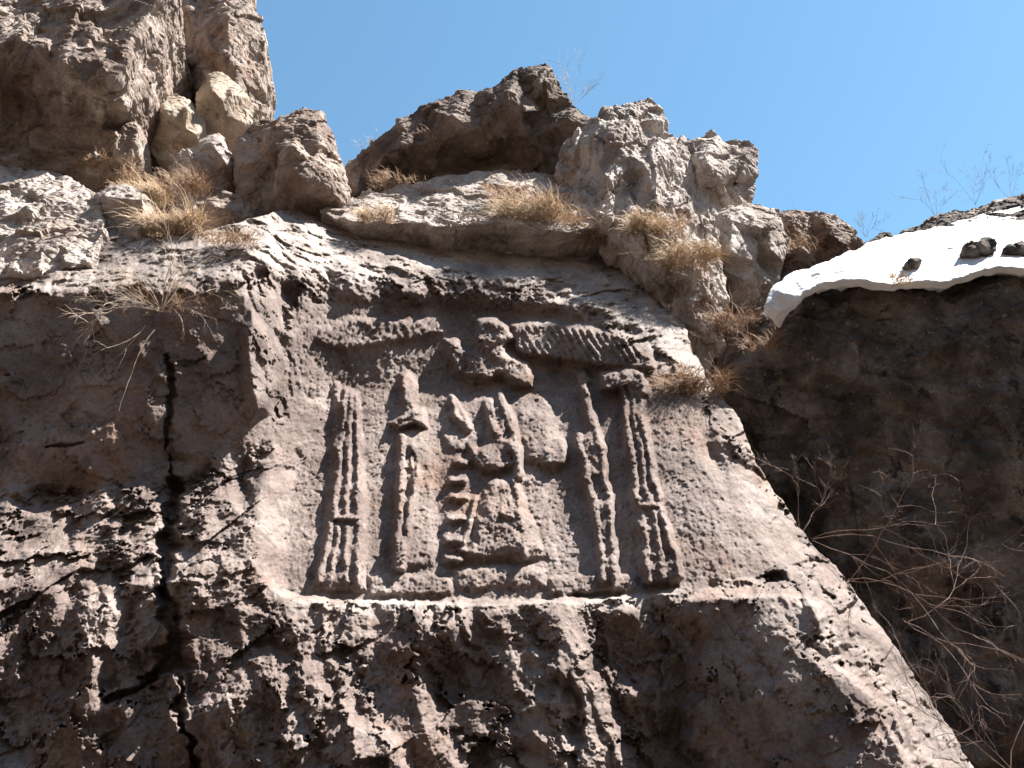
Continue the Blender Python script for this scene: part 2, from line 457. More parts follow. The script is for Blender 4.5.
    h = h * 1.35 * (1 + 0.25 * n2b + 0.12 * n2)
    for _ in range(2):
        h[1:-1] = (h[:-2] + h[1:-1] * 2 + h[2:]) / 4
        h[:, 1:-1] = (h[:, :-2] + h[:, 1:-1] * 2 + h[:, 2:]) / 4
    gr = fbm(np.stack([x.ravel() / 5, y.ravel() / 5, np.full(x.size, 4.)], 1), 3, 0.6, 27).reshape(x.shape)
    h = h * (1 + 0.12 * gr) + 0.010 * gr * (h > 0.02)
    H[sl_] = h; lab[sl_] = lb
    off -= H
    # ---- the crack
    crack = [((167, 356), (172, 380), 3), ((172, 380), (170, 418), 3.4), ((170, 418), (168, 448), 3.0), ((168, 448), (170, 482), 1.5), ((170, 482), (176, 508), 6.5),
             ((176, 508), (168, 545), 8.5), ((168, 545), (166, 590), 13), ((166, 590), (176, 640), 12), ((176, 640), (178, 658), 9), ((178, 658), (146, 682), 10),
             ((146, 682), (104, 702), 5), ((178, 658), (180, 700), 3), ((180, 700), (192, 760), 6), ((192, 760), (200, 900), 6)]
    cz = np.stack([X.ravel() / 60, Y.ravel() / 20, np.full(X.size, 3.3)], 1)
    cn = fbm(cz, 4, 0.6, 12).reshape(X.shape); cw = fbm(cz * 1.3, 3, 0.6, 15).reshape(X.shape)
    xc = X + cn * 11
    for a, b, wd in crack:
        d, _ = seg_d(xc, Y, a[0], a[1], b[0], b[1])
        ww = np.maximum(wd * (0.85 + 1.1 * cw), 0.6 if a[1] > 470 else 0.0)
        v = np.clip(1.25 - d / np.maximum(ww, 0.01), 0, 1) ** 0.8 * (0.04 + 0.026 * wd)
        off = np.where(v > 0, np.maximum(off, v + off * 0.3), off)
    # left wall of the crack stands back a little
    lw = sstep(172, 163, X) * sstep(470, 510, Y)
    off += 0.06 * lw
    sd = poly_sd(X, Y, [(160, 560), (172, 650), (100, 708), (92, 690), (120, 610)])
    off += 0.11 * sstep(-4, 16, sd)
    # horizontal slit high on the left
    d, _ = seg_d(X, Y + wob * 0.5, 46, 448, 84, 443)
    off += 0.07 * sstep(1, 0, d / (0.8 + 2.4 * np.clip(1 - np.abs(X - 62) / 26, 0, 1) + 0.1))
    for cx_, cy_, rx, ry, dp in ((170, 432, 5, 5, .06), (178, 458, 9, 5, .06), (298, 455, 4, 6, .05), (310, 398, 5, 4, .03), (715, 460, 10, 22, .10), (758, 486, 7, 8, .09), (788, 508, 9, 9, .06)):
        q = ((X - cx_) + (Y - cy_) * -0.4) ** 2 / rx ** 2 + (Y - cy_) ** 2 / ry ** 2
        off += dp * np.exp(-q * 1.2)
    # ---- weathering, in world space
    a, mz = ray(X, Y)
    P3 = np.stack([(a * D).ravel(), D.ravel(), (mz * D).ravel()], 1).astype(np.float32)
    nin = (sstep(-12, 14, X - xl) * nB * nT).ravel()
    carve = np.clip(H / 0.03, 0, 1).ravel()
    shade_l = (sstep(290, 300, Y) * sstep(l3 + 6, l3 - 8, Y) * sstep(285, 262, X)).ravel()
    up = sstep(l2, l1, Y).ravel()
    rfac = fac.ravel()
    # rough pitted stone: strong below and on top, quiet in the niche, in the smooth left panel and in the dark facet
    amp = (1 - 0.93 * nin) * (1 - 0.72 * shade_l) * (1 - 0.62 * rfac)
    amp = np.maximum(amp, 0.05)
    ampu = amp * up
    amp = amp * (1 - 0.8 * up)
    # pits run down to the right on the lower face
    S = P3.copy()
    S2 = np.stack([S[:, 0] * 0.94 + S[:, 2] * 0.34, S[:, 1] * 0.6, (S[:, 2] * 0.94 - S[:, 0] * 0.34) * 0.55], 1)
    d1 = ridged(S2 * 2.1, 5, 0.46, 31) - 0.6
    d2 = ridged(P3 * 6.5, 4, 0.6, 41) - 0.6
    d3 = fbm(P3 * 24, 3, 0.6, 51)
    d4 = fbm(P3 * 1.1, 3, 0.5, 61)
    wl = fbm(P3 * 1.7, 3, 0.5, 35)
    q_ = P3[:, 0] * 0.88 + (P3[:, 2]) * 0.42 + 0.05 * d3
    dsaw = saw(q_ * 2.4 + wl * 0.9, 0.3) * (0.5 + 0.9 * vnoise(P3 * 1.3, 36)) + 0.5 * saw(q_ * 6.1 + wl * 1.4, 0.3) * (0.5 + vnoise(P3 * 2.6, 37))
    fa = facets(P3 * np.float32(3.2) + 0.22 * d3[:, None], 2, 0.75, 0.30)
    gap = np.clip(-(fbm(P3 * 9.5, 3, 0.55, 71)) - 0.12, 0, 1)
    offw = -(amp * (0.20 * d1 + 0.030 * d2 + 0.011 * d3 + 0.13 * fa + 0.028 * facets(P3 * np.float32(7.0) + 0.2 * d3[:, None], 3, 0.8, 0.15) - 0.12 * dsaw)) - 0.06 * d4 * (1 - nin)
    Pn_ = P3 * np.array([1, .55, .55], np.float32)
    offw += -(nin * (0.020 * (ridged(Pn_ * 8, 4, 0.65, 43) - 0.6) + 0.016 * fbm(Pn_ * 30, 3, 0.65, 53) + 0.006 * vnoise(Pn_ * 75, 7))) - 0.004 * d3
    offw += -ampu * (0.045 * (ridged(P3 * 6.0, 4, 0.6, 34) - 0.6) + 0.13 * (ridged(P3 * 1.9, 4, 0.5, 33) - 0.6) + 0.06 * facets(P3 * np.float32(2.3), 4, 0.6, 0.5) - 0.07 * np.clip(-fbm(P3 * 3.4, 3, 0.5, 73) - 0.1, 0, 1))
    # knobbly upper lip
    lip = (sstep(l1 - 30, l1 + 4, Y) * sstep(l2 + 18, l2 - 4, Y)).ravel() * (X.ravel() > 280)
    offw += -lip * 0.05 * (ridged(P3 * 7.5, 3, 0.6, 81) - 0.5)
    off = off + offw.reshape(off.shape)
    # ---- final positions
    Dn = D + off
    V = np.stack([(a * Dn), Dn, mz * Dn + CAMZ], -1)
    # rows past the crest and columns past the shoulder run back into the hill
    V[..., 1] += 0.012 * ex ** 1.25 + 0.016 * ey ** 1.3
    V[..., 0] += 0.0012 * ex
    V[..., 2] -= 0.001 * ex + 0.0005 * ey
    nb = (fbm(V.reshape(-1, 3) * 3.0, 4, 0.5, 91)).reshape(D.shape)
    V[..., 0] += nb * 0.15 * np.clip(ex / 15, 0, 1)
    V[..., 2] += nb * 0.15 * np.clip(ey / 15, 0, 1)
    print('DEPTH', [(q, round(float(Dn[np.argmin(abs(ys - q[1])), np.argmin(abs(xs - q[0]))]), 2)) for q in ((20, 180), (100, 280), (100, 480), (240, 240), (470, 240), (470, 180), (600, 280), (640, 300), (690, 370), (760, 480), (900, 660), (470, 590), (20, 740))])
    bl = np.maximum(up * 0.42, (lip > 0) * 0.0)  # pale tone weight: lifts the lit crest, sill and shoulder in colour
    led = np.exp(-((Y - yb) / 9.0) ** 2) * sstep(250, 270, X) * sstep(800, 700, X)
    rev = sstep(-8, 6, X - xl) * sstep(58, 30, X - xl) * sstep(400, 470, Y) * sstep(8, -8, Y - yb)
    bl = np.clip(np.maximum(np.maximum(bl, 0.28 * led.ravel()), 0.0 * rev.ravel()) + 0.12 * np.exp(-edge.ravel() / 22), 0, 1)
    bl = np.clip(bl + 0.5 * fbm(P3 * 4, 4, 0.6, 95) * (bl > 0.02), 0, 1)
    V = V.reshape(-1, 3)
    idx = np.arange(nx * ny).reshape(ny, nx)
    Q = np.stack([idx[:-1, :-1], idx[:-1, 1:], idx[1:, 1:], idx[1:, :-1]], -1).reshape(-1, 4)
    fl = lab[:-1, :-1].reshape(-1)
    root = bpy.data.objects.new("carved_rock_face", None); col.objects.link(root)
    tag(root, "large grey rock face with a weathered ancient relief carved in a shallow niche", "rock relief")
    v_, q_, i_ = submesh(V, Q, fl == 0)
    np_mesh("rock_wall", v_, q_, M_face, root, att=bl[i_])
    names = {1: ("column", "thin left column carved as three ribs above a band"), 2: ("standing_figure", "worn slender standing figure carved beside the left column"),
             3: ("bird_body", None), 4: ("wing", "left feathered wing lying in the shadow"), 5: ("wing", "right feathered wing catching the light"),
             6: ("central_figure", "broken headless figure in a flaring skirt"), 7: ("block_stack", None),
             8: ("pilaster", None), 9: ("column", "right leaning column with three ribs and a capital"), 10: ("plinth", None)}
    for k, (nm, lbl) in names.items():
        v_, q_, i_ = submesh(V, Q, fl == k)
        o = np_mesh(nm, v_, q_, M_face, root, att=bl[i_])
        if lbl: o["label"] = lbl
    return
build_face()

# ================================================================== BOULDERS AND CRAGS
def rock(name, outline, inner, Y, thick, mat, label, group=None, cat="rock", vox=0.02, amp=0.05, fs=3.0, rough=0.02, seed=1, smooth=0, down=0.15, ridge=0.03, aniso=None, frac=None, dscale=None, jit=0.20, cell=21, sheet=False, crk=0.02, oj=(9, 2.2)):
    outline = [(*p, 0) if len(p) == 2 else p for p in outline]
    rj = random.Random(seed * 7 + 5); fine = []
    for a, b in zip(outline, outline[1:] + outline[:1]):
        ln = math.hypot(b[0] - a[0], b[1] - a[1]); k = int(min(6, ln // oj[0]))
        fine.append(a)
        for q in range(1, k + 1):
            f = (q + rj.uniform(-.25, .25)) / (k + 1); e = rj.uniform(-1, 1) * oj[1]
            fine.append((a[0] + (b[0] - a[0]) * f + e * (b[1] - a[1]) / ln, a[1] + (b[1] - a[1]) * f - e * (b[0] - a[0]) / ln, a[2] + (b[2] - a[2]) * f))
    outline = fine; no_ = len(outline)
    pts = [(p[0], p[1], (p[2] if len(p) > 2 else 0) + Y) for p in outline] + [(p[0], p[1], Y + p[2]) for p in inner]
    no = len(outline)
    co2 = [Vector((p[0], -p[1])) for p in pts]
    edges = [(i, (i + 1) % no) for i in range(no)]
    res = delaunay_2d_cdt(co2, edges, [list(range(no))], 1, 1e-4)
    vmap = res[3]
    src = [v[0] for v in vmap]
    tris = [tuple(src[i] for i in f) for f in res[2]]
    area = sum(outline[i][0] * outline[(i + 1) % no][1] - outline[(i + 1) % no][0] * outline[i][1] for i in range(no)) / 2
    nf = int(min(160, abs(area) / cell ** 2)) if jit > 0 else 0
    if nf:
        rnd = random.Random(seed * 13 + 1)
        ars = [abs((pts[b][0] - pts[a][0]) * (pts[c][1] - pts[a][1]) - (pts[c][0] - pts[a][0]) * (pts[b][1] - pts[a][1])) for a, b, c in tris]
        for tr in rnd.choices(tris, ars, k=nf):
            w_ = [rnd.random() + .12 for _ in range(3)]; sw = sum(w_)
            q = [sum(w_[k] * pts[tr[k]][c] for k in range(3)) / sw for c in range(3)]
            q[2] += rnd.uniform(-1, 1) * jit
            pts.append(tuple(q))
        co2 = [Vector((p[0], -p[1])) for p in pts]
        res = delaunay_2d_cdt(co2, edges, [list(range(no))], 1, 1e-4)
        src = [v[0] for v in res[3]]
        tris = [tuple(src[i] for i in f) for f in res[2]]
    F3 = np.array([pt(*p) for p in pts])
    ctr = F3[:no].mean(0)
    base = max(p[2] for p in pts[:no])
    B3 = F3.copy()
    B3[:, 1] = np.maximum(F3[:, 1], base) + thick
    B3[:, 0] = ctr[0] + (F3[:, 0] - ctr[0]) * 0.8
    B3[:, 2] = ctr[2] + (F3[:, 2] - ctr[2]) * 0.8 - down * thick
    if sheet:
        t_ = np.where(np.arange(len(pts)) < no, 0.32, 1.0)[:, None]
        B3 = F3 + t_ * np.array([[0, thick, -down]])
    n = len(pts)
    me = bpy.data.meshes.new(name)
    faces = [t for t in tris] + [tuple(reversed([i + n for i in t])) for t in tris]
    faces += [(b, a, a + n, b + n) for a, b in edges]
    me.from_pydata([tuple(v) for v in F3] + [tuple(v) for v in B3], [], faces)
    bm = bmesh.new(); bm.from_mesh(me); bmesh.ops.recalc_face_normals(bm, faces=bm.faces)
    bmesh.ops.triangulate(bm, faces=bm.faces); bm.to_mesh(me); bm.free()
    o = bpy.data.objects.new(name, me); col.objects.link(o)
    md = o.modifiers.new("r", 'REMESH'); md.mode = 'VOXEL'; md.voxel_size = vox; md.use_smooth_shade = True
    dg = bpy.context.evaluated_depsgraph_get()
    me2 = bpy.data.meshes.new_from_object(o.evaluated_get(dg))
    o.modifiers.clear(); o.data = me2; bpy.data.meshes.remove(me)
    me2.name = name
    nv = len(me2.vertices)
    V = np.empty(nv * 3, np.float32); me2.vertices.foreach_get("co", V); V = V.reshape(-1, 3)
    Nn = np.empty(nv * 3, np.float32); me2.vertices.foreach_get("normal", Nn); Nn = Nn.reshape(-1, 3)
    Pn = V + seed * 3.7
    if aniso is not None: Pn = Pn * np.array(aniso, np.float32)
    wv = fbm(Pn * 2.2, 3, 0.5, seed)[:, None] * 0.12
    rr = np.random.RandomState(seed + 100)
    wq = fbm(Pn * 0.9, 3, 0.5, seed + 7)
    wq2 = fbm(Pn * 2.5, 3, 0.55, seed + 8)
    A = np.array(frac if frac else (0.45, 0.2, 0.87), np.float32); B = np.array((0.85, 0.15, -0.45), np.float32) + rr.uniform(-.2, .2, 3)
    amp = amp * 0.5
    d = amp * 1.5 * facets(Pn * np.float32(fs * 0.62) + wv * fs * 0.4, seed, 0.75, 0.45)
    d += amp * 0.45 * facets(Pn * np.float32(fs * 2.0) + wv * fs * 0.3, seed + 5, 0.9, 0.4)
    d += amp * 1.0 * saw((Pn @ A) * fs * 0.8 + wq * 1.0 + wq2 * .2) * (0.55 + wq2) + amp * 0.7 * saw((Pn @ B.astype(np.float32)) * fs * 1.1 + wq2 * .2 + wq * 0.9) * (0.5 - wq)
    d += amp * 0.25 * saw((Pn @ A) * fs * 3.1 + wq * 1.6 + wq2 * .4)
    d += ridge * 0.3 * (ridged(Pn * 2.2, 4, 0.45, seed + 9) - 0.6) + rough * 0.6 * fbm(Pn * 13, 4, 0.65, seed + 2)
    St = Pn @ np.array([[.9, .1, .42], [-.1, 1, 0], [-.42, 0, .9]], np.float32) * np.array([.8, .8, 2.0], np.float32)
    for q in range(2):
        ck = fbm((St if q < 2 else Pn * np.array([2.2, .8, .6], np.float32)) * (0.8 + 0.5 * q), 4, 0.5, seed + 60 + q)
        d -= crk * np.exp(-(ck / 0.018) ** 2) * (0.4 + 0.6 * (wq2 > 0))
    d -= rough * 0.8 * np.clip(-fbm(Pn * 7.5, 3, 0.55, seed + 3) - 0.15, 0, 1)
    if dscale is not None: d = d * dscale
    V = V + Nn * d[:, None]
    me2.vertices.foreach_set("co", V.ravel().astype(np.float32))
    me2.materials.clear(); me2.materials.append(mat)
    me2.polygons.foreach_set("use_smooth", np.full(len(me2.polygons), sheet))
    me2.update()
    return tag(o, label, cat, group)

# tall crag, upper left
rock("crag", [(-120, -60), (40, -60), (120, -50), (172, -40), (176, 0), (162, 28), (164, 52), (150, 88), (138, 112), (133, 150), (108, 163), (60, 172), (-10, 172), (-120, 180)],
     [(60, -20, 0.1), (110, -10, 0.0), (128, 44, -0.55), (105, 72, -0.95), (64, 60, -0.9), (30, 50, -0.7), (80, 112, -0.25), (20, 20, -.2), (125, 105, -0.45), (20, 110, 0.25), (60, 140, 0.0), (100, 130, -0.1), (-60, 60, -0.5), (150, 10, -0.3)],
     8.2, 2.2, M_brown, "tall jagged crag filling the upper left corner, pale facets above a dark underside", vox=0.02, amp=0.10, fs=2.2, seed=3, rough=0.035, ridge=0.06)
# pinnacle behind the cleft
rock("pinnacle", [(150, -50), (184, -50), (188, 2), (200, 6), (206, -50), (246, -50), (252, 2), (263, 22), (266, 50), (261, 88), (264, 118), (246, 140), (200, 160), (160, 150), (140, 90)],
     [(228, 20, -0.45), (238, 70, -0.45), (205, 50, -0.3), (180, 40, 0.3), (172, 90, 0.5), (225, 110, -0.3)],
     9.6, 1.6, M_brown, "tall rock pinnacle against the sky behind the dark cleft", vox=0.024, amp=0.09, fs=2.4, seed=5, rough=0.03, ridge=0.05)
rock("cleft_rock", [(120, 20), (190, 20), (200, 110), (300, 150), (345, 190), (300, 260), (120, 260)],
     [(170, 90, 0.25), (240, 190, -0.1)],
     9.9, 1.6, M_brown, "shadowed rock at the back of the cleft behind the tan boulders", vox=0.04, amp=0.07, fs=2.4, seed=6)
rock("boulder", [(196, 92), (208, 74), (222, 70), (238, 82), (250, 98), (259, 114), (250, 126), (228, 132), (206, 134), (196, 118)],
     [(212, 90, -0.40), (232, 94, -0.30), (222, 118, -0.2), (236, 120, -0.15)],
     9.0, 0.6, M_tan, "larger pale tan boulder wedged high in the cleft below the pinnacle", "boulders wedged in the cleft", "boulder", jit=0.06, cell=18, vox=0.015, amp=0.035, fs=3.5, seed=8, rough=0.014, ridge=0.015)
rock("boulder", [(152, 118), (160, 98), (176, 92), (190, 100), (206, 124), (206, 138), (190, 150), (176, 162), (156, 158), (147, 140)],
     [(164, 110, -0.3), (188, 112, -0.36), (196, 134, -0.25), (172, 138, -0.1)],
     8.8, 0.6, M_tan, "lower tan boulder with a flat slanting top beside the dark cleft", "boulders wedged in the cleft", "boulder", jit=0.06, cell=18, vox=0.015, amp=0.035, fs=3.5, seed=9, rough=0.014, ridge=0.015)
rock("boulder", [(166, 164), (184, 150), (205, 138), (220, 134), (236, 152), (238, 172), (226, 186), (222, 200), (196, 206), (170, 198)],
     [(190, 158, -0.25), (214, 146, -0.3), (226, 162, -0.25), (196, 178, -0.2), (214, 180, -0.1)],
     8.6, 0.6, M_pale, "grey fractured boulder below the two tan boulders, above the straw grass", "boulders wedged in the cleft", "boulder", jit=0.06, cell=18, vox=0.015, amp=0.06, fs=3.5, seed=10, rough=0.02)
rock("boulder", [(192, 206), (210, 192), (240, 196), (250, 214), (236, 230), (200, 232), (186, 222)],
     [(214, 206, -0.2), (232, 210, -0.15)],
     8.1, 0.5, M_brown, "low brown boulder in shade at the foot of the cleft", "boulders wedged in the cleft", "boulder", jit=0.06, cell=18, vox=0.015, amp=0.04, fs=3.5, seed=12)
# block between cleft and slab
rock("rock_block", [(232, 156), (238, 136), (256, 122), (280, 116), (304, 108), (322, 112), (332, 130), (340, 160), (349, 186), (345, 215), (300, 226), (250, 232), (238, 212), (232, 180)],
     [(300, 118, -0.2), (292, 150, -0.60), (302, 180, -0.55), (320, 150, -0.35), (262, 150, 0.0), (258, 190, -0.05), (330, 190, -0.35), (280, 205, -0.35)],
     8.5, 1.3, M_brown, "upright wedge of rock between the cleft and the dark slab, lit on its right edge", vox=0.018, amp=0.06, fs=2.8, seed=14, rough=0.03, ridge=0.04)
# dark slab on the skyline
rock("slab", [(344, 188), (350, 160), (372, 142), (400, 122), (438, 98), (462, 90), (492, 88), (516, 72), (534, 64), (546, 63), (556, 74), (564, 90), (574, 104), (590, 118),
              (600, 150), (585, 185), (480, 192), (400, 204), (356, 208)],
     [(400, 146, -0.25), (450, 115, -0.35), (500, 102, -0.50), (540, 82, -0.35), (470, 165, 0.35), (420, 190, 0.25), (530, 140, 0.05), (540, 175, 0.3), (380, 185, 0.1)],
     9.2, 1.6, M_slab, "dark brown slanting slab forming the skyline above the relief", vox=0.02, amp=0.075, fs=2.6, seed=17, rough=0.03, ridge=0.05)
# ledge boulders between the slab and the carved face
rock("ledge_rock", [(318, 212, 0.1), (352, 196, .5), (400, 184, .75), (440, 176, .9), (500, 170, 1.0), (560, 172, 1.0), (592, 196, .6), (612, 226, 0.1), (560, 232, 0), (500, 222, 0), (450, 226, 0), (400, 222, 0), (350, 222, 0)],
     [(380, 204, 0.30), (440, 198, 0.40), (500, 198, 0.42), (560, 206, 0.35), (460, 214, 0.18), (540, 218, 0.16), (590, 222, .1)],
     8.22, 0.8, M_pale, "pale broken ledge of limestone just above the niche", vox=0.016, amp=0.05, fs=3.4, seed=19, rough=0.03, ridge=0.05, jit=0.07, cell=16)

# ridge right of the face
rock("ridge_crag", [(556, 168), (566, 140), (588, 120), (604, 110), (622, 106), (630, 102), (650, 98), (662, 112), (670, 132), (690, 142), (720, 190), (728, 230), (722, 300), (716, 340), (706, 372), (760, 470), (700, 430), (650, 330), (600, 260), (568, 210)],
     [(600, 125, -0.25), (612, 160, -0.55), (640, 120, -0.25), (632, 180, -0.35), (650, 170, -0.75), (640, 230, -0.75), (668, 250, -0.5), (690, 300, -0.55), (670, 320, -0.9), (690, 220, -0.35), (705, 260, -0.3), (600, 200, -0.6), (690, 360, -0.8)],
     9.0, 1.7, M_pale, "long jagged pale ridge running down the right side of the carved face", vox=0.02, amp=0.085, fs=2.8, seed=23, rough=0.04, ridge=0.07, aniso=(1.5, 1, 0.65))
rock("ridge_rock", [(566, 200, .3), (590, 178, .5), (622, 168, .6), (652, 182, .5), (690, 204, .5), (718, 232, .4), (726, 280, .2), (724, 330, 0), (708, 376, 0), (690, 354, 0), (668, 314, 0), (640, 272, 0), (606, 234, .1)],
     [(612, 206, .1), (640, 222, -.1), (668, 246, -.15), (690, 276, -.2), (696, 320, -.2), (676, 218, .15), (704, 250, .1)],
     8.2, 0.8, M_pale, "broken lower end of the jagged ridge above the carved face's right shoulder", vox=0.014, amp=0.09, fs=3.6, seed=24, rough=0.04, ridge=0.09, aniso=(1.6, 1, 0.6), jit=0.13, cell=16)
rock("crag", [(672, 146), (690, 138), (704, 134), (712, 127), (722, 140), (736, 137), (750, 140), (759, 152), (757, 178), (752, 200), (738, 212), (716, 222), (690, 200)],
     [(710, 145, -0.3), (730, 165, -0.25), (745, 155, -0.15), (700, 180, -0.35), (725, 195, -0.15)],
     9.1, 0.9, M_pale, "small square-topped crag at the right end of the jagged ridge", vox=0.017, amp=0.055, fs=3.4, seed=26, rough=0.025, ridge=0.04)
rock("gully_rock", [(660, 300), (700, 270), (760, 290), (800, 300), (820, 400), (860, 560), (800, 620), (720, 560), (670, 420)],
     [(720, 330, -0.1), (750, 380, 0.1), (780, 480, 0.1)],
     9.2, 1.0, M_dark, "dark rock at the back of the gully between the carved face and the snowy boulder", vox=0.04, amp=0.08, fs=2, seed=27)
rock("rock_block", [(706, 216), (726, 206), (760, 203), (780, 208), (790, 240), (780, 280), (752, 304), (724, 310), (706, 280)],
     [(740, 214, -0.3), (730, 250, -0.4), (760, 240, -0.2), (745, 280, -0.2)],
     8.9, 1.0, M_pale, "smooth grey block leaning below the square-topped crag", vox=0.018, amp=0.04, fs=2.6, seed=28, rough=0.02, ridge=0.03)
rock("boulder", [(764, 240), (768, 214), (790, 208), (812, 212), (836, 214), (852, 226), (864, 240), (868, 262), (840, 290), (790, 310), (750, 320), (744, 280)],
     [(790, 222, -0.35), (830, 232, -0.35), (800, 250, -0.4), (780, 280, -0.3)],
     9.5, 1.2, M_brown, "brown layered boulder on the skyline left of the snow", None, "boulder", vox=0.022, amp=0.07, fs=3.0, seed=30, aniso=(0.7, 0.7, 2.2), rough=0.03)
# big shaded boulder with the snow cap
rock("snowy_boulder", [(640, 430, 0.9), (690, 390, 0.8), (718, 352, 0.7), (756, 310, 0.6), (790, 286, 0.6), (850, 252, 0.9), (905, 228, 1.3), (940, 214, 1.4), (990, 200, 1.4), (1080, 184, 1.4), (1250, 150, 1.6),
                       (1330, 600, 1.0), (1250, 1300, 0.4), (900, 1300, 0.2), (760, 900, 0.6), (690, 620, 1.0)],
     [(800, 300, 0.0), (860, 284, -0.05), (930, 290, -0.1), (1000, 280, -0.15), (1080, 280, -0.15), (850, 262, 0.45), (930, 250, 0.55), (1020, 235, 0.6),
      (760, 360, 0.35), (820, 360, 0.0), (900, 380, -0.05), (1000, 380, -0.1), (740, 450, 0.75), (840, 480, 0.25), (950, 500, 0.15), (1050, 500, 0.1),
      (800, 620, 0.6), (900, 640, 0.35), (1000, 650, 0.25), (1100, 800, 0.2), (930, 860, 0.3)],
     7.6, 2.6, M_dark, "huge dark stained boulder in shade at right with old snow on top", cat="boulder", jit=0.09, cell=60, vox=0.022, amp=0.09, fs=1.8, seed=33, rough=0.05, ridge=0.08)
rock("rock_ledge", [(898, 240), (912, 226), (940, 214), (980, 204), (1060, 186), (1100, 186), (1080, 240), (980, 250), (930, 252)],
     [(940, 226, -0.15), (1000, 212, -0.2), (1050, 205, -0.2)],
     9.35, 0.8, M_brown, "low dark ledge of rock along the skyline above the snow", vox=0.025, amp=0.05, fs=3, seed=35)
# pale rocks at left above the shaded panel
rock("boulder", [(92, 206), (98, 190), (112, 184), (134, 186), (152, 200), (156, 226), (150, 246), (120, 250), (100, 232)],
     [(108, 196, -0.2), (132, 200, -0.25), (118, 226, -0.1), (142, 226, -0.2)],
     7.35, 0.6, M_pale, "white cornered boulder beside the straw grass on the left ledge", None, "boulder", vox=0.014, amp=0.045, fs=3.6, seed=37, rough=0.02)
rock("ledge_rock", [(-90, 176, 1.1), (-20, 166, 1.1), (30, 168, 1.1), (70, 176, 1.0), (98, 196, .7), (104, 230, .3), (90, 262, .05), (40, 276, 0), (-90, 278, 0)],
     [(-20, 190, 0.75), (30, 190, 0.75), (70, 200, 0.6), (20, 235, 0.25), (70, 240, 0.15), (-30, 240, 0.2)],
     6.7, 0.7, M_pale, "bright lumpy limestone ledge at the left edge of the photo", vox=0.016, amp=0.06, fs=3.4, seed=39, rough=0.04, ridge=0.06, jit=0.10, cell=16)

# ================================================================== SNOW
rock("snow_patch", [(764, 304, 0), (771, 288, .1), (790, 273, .25), (815, 265, .4), (848, 251, .7), (880, 239, 1.0), (905, 232, 1.25), (950, 224, 1.35), (1000, 210, 1.4), (1060, 198, 1.4), (1180, 190, 1.4), (1180, 275, 0), (1060, 270, 0), (1010, 266, 0), (985, 268, 0),
                    (950, 281, 0), (920, 281, 0), (890, 284, 0), (860, 279, 0), (825, 281, 0), (806, 290, 0), (796, 302, 0), (780, 311, 0), (768, 311, 0)],
     [(782, 292, -0.06), (820, 272, 0.12), (860, 264, 0.22), (920, 262, 0.34), (980, 250, 0.5), (1040, 240, 0.65), (1100, 240, 0.65), (900, 246, 0.7), (970, 232, 0.95), (1050, 220, 1.0), (845, 270, 0.08), (940, 271, 0.10), (1020, 256, 0.25)],
     7.36, 0.2, M_snow, "thick patch of old white snow lying on the big dark boulder", cat="snow", vox=0.013, amp=0.0, fs=2, seed=41, rough=0.022, ridge=0.07, down=0.13, jit=0.02, cell=30, crk=0, oj=(8, 1.3), sheet=True)
_sp = [("boulder", [(962, 246), (972, 238), (990, 237), (1000, 243), (996, 251), (975, 253)], 7.62, "flat dark stone poking from the snow near the right edge"),
       ("boulder", [(904, 262), (910, 257), (920, 257), (924, 261), (915, 265)], 7.5, "tiny dark stone poking from the middle of the snow"),
       ("boulder", [(1003, 248), (1014, 242), (1034, 240), (1040, 250), (1018, 254)], 7.6, "dark stone in the snow cut by the right edge of the photo")]
for i, (nm, ol, yy, lb) in enumerate(_sp):
    cx = sum(p[0] for p in ol) / len(ol); cy = sum(p[1] for p in ol) / len(ol)
    rock(nm, ol, [(cx, cy, -0.08)], yy, 0.3, M_dark, lb, "stones in the snow", "stone", jit=0.02, cell=8, vox=0.012, amp=0.012, fs=6, seed=50 + i, rough=0.008, ridge=0.01)

# ================================================================== PLANTS
bpy.context.view_layer.update()
_dg = bpy.context.evaluated_depsgraph_get()
def hit(x, y, skip=0.0):
    a, m = ray(x, y)
    d = Vector((float(a), 1.0, float(m))).normalized()
    ok, loc, nrm, _, _, _ = scene.ray_cast(_dg, Vector((0, 0, CAMZ)) + d * skip, d)
    return (loc, nrm) if ok else (Vector(pt(x, y, 8.5)), Vector((0, -0.5, 0.8)))
class Tubes:
    def __init__(s): s.v = []; s.f = []
    def path(s, pts, rads, k=4):
        n0 = len(s.v)
        for i, p in enumerate(pts):
            t = (pts[min(i + 1, len(pts) - 1)] - pts[max(i - 1, 0)]).normalized()
            a = t.cross(Vector((0.31, 0.2, 0.93))).normalized(); b = t.cross(a)
            for j in range(k):
                an = 2 * math.pi * j / k
                s.v.append(p + (a * math.cos(an) + b * math.sin(an)) * rads[i])
        for i in range(len(pts) - 1):
            for j in range(k):
                q = n0 + i * k
                s.f.append((q + j, q + (j + 1) % k, q + k + (j + 1) % k, q + k + j))
    def build(s, name, mat, parent=None):
        me = bpy.data.meshes.new(name); me.from_pydata([tuple(v) for v in s.v], [], s.f)
        me.polygons.foreach_set("use_smooth", [True] * len(s.f)); me.materials.append(mat)
        o = bpy.data.objects.new(name, me); col.objects.link(o)
        if parent: o.parent = parent
        return o
def rv(rnd, k=1.0): return Vector((rnd.uniform(-1, 1), rnd.uniform(-1, 1), rnd.uniform(-1, 1))) * k
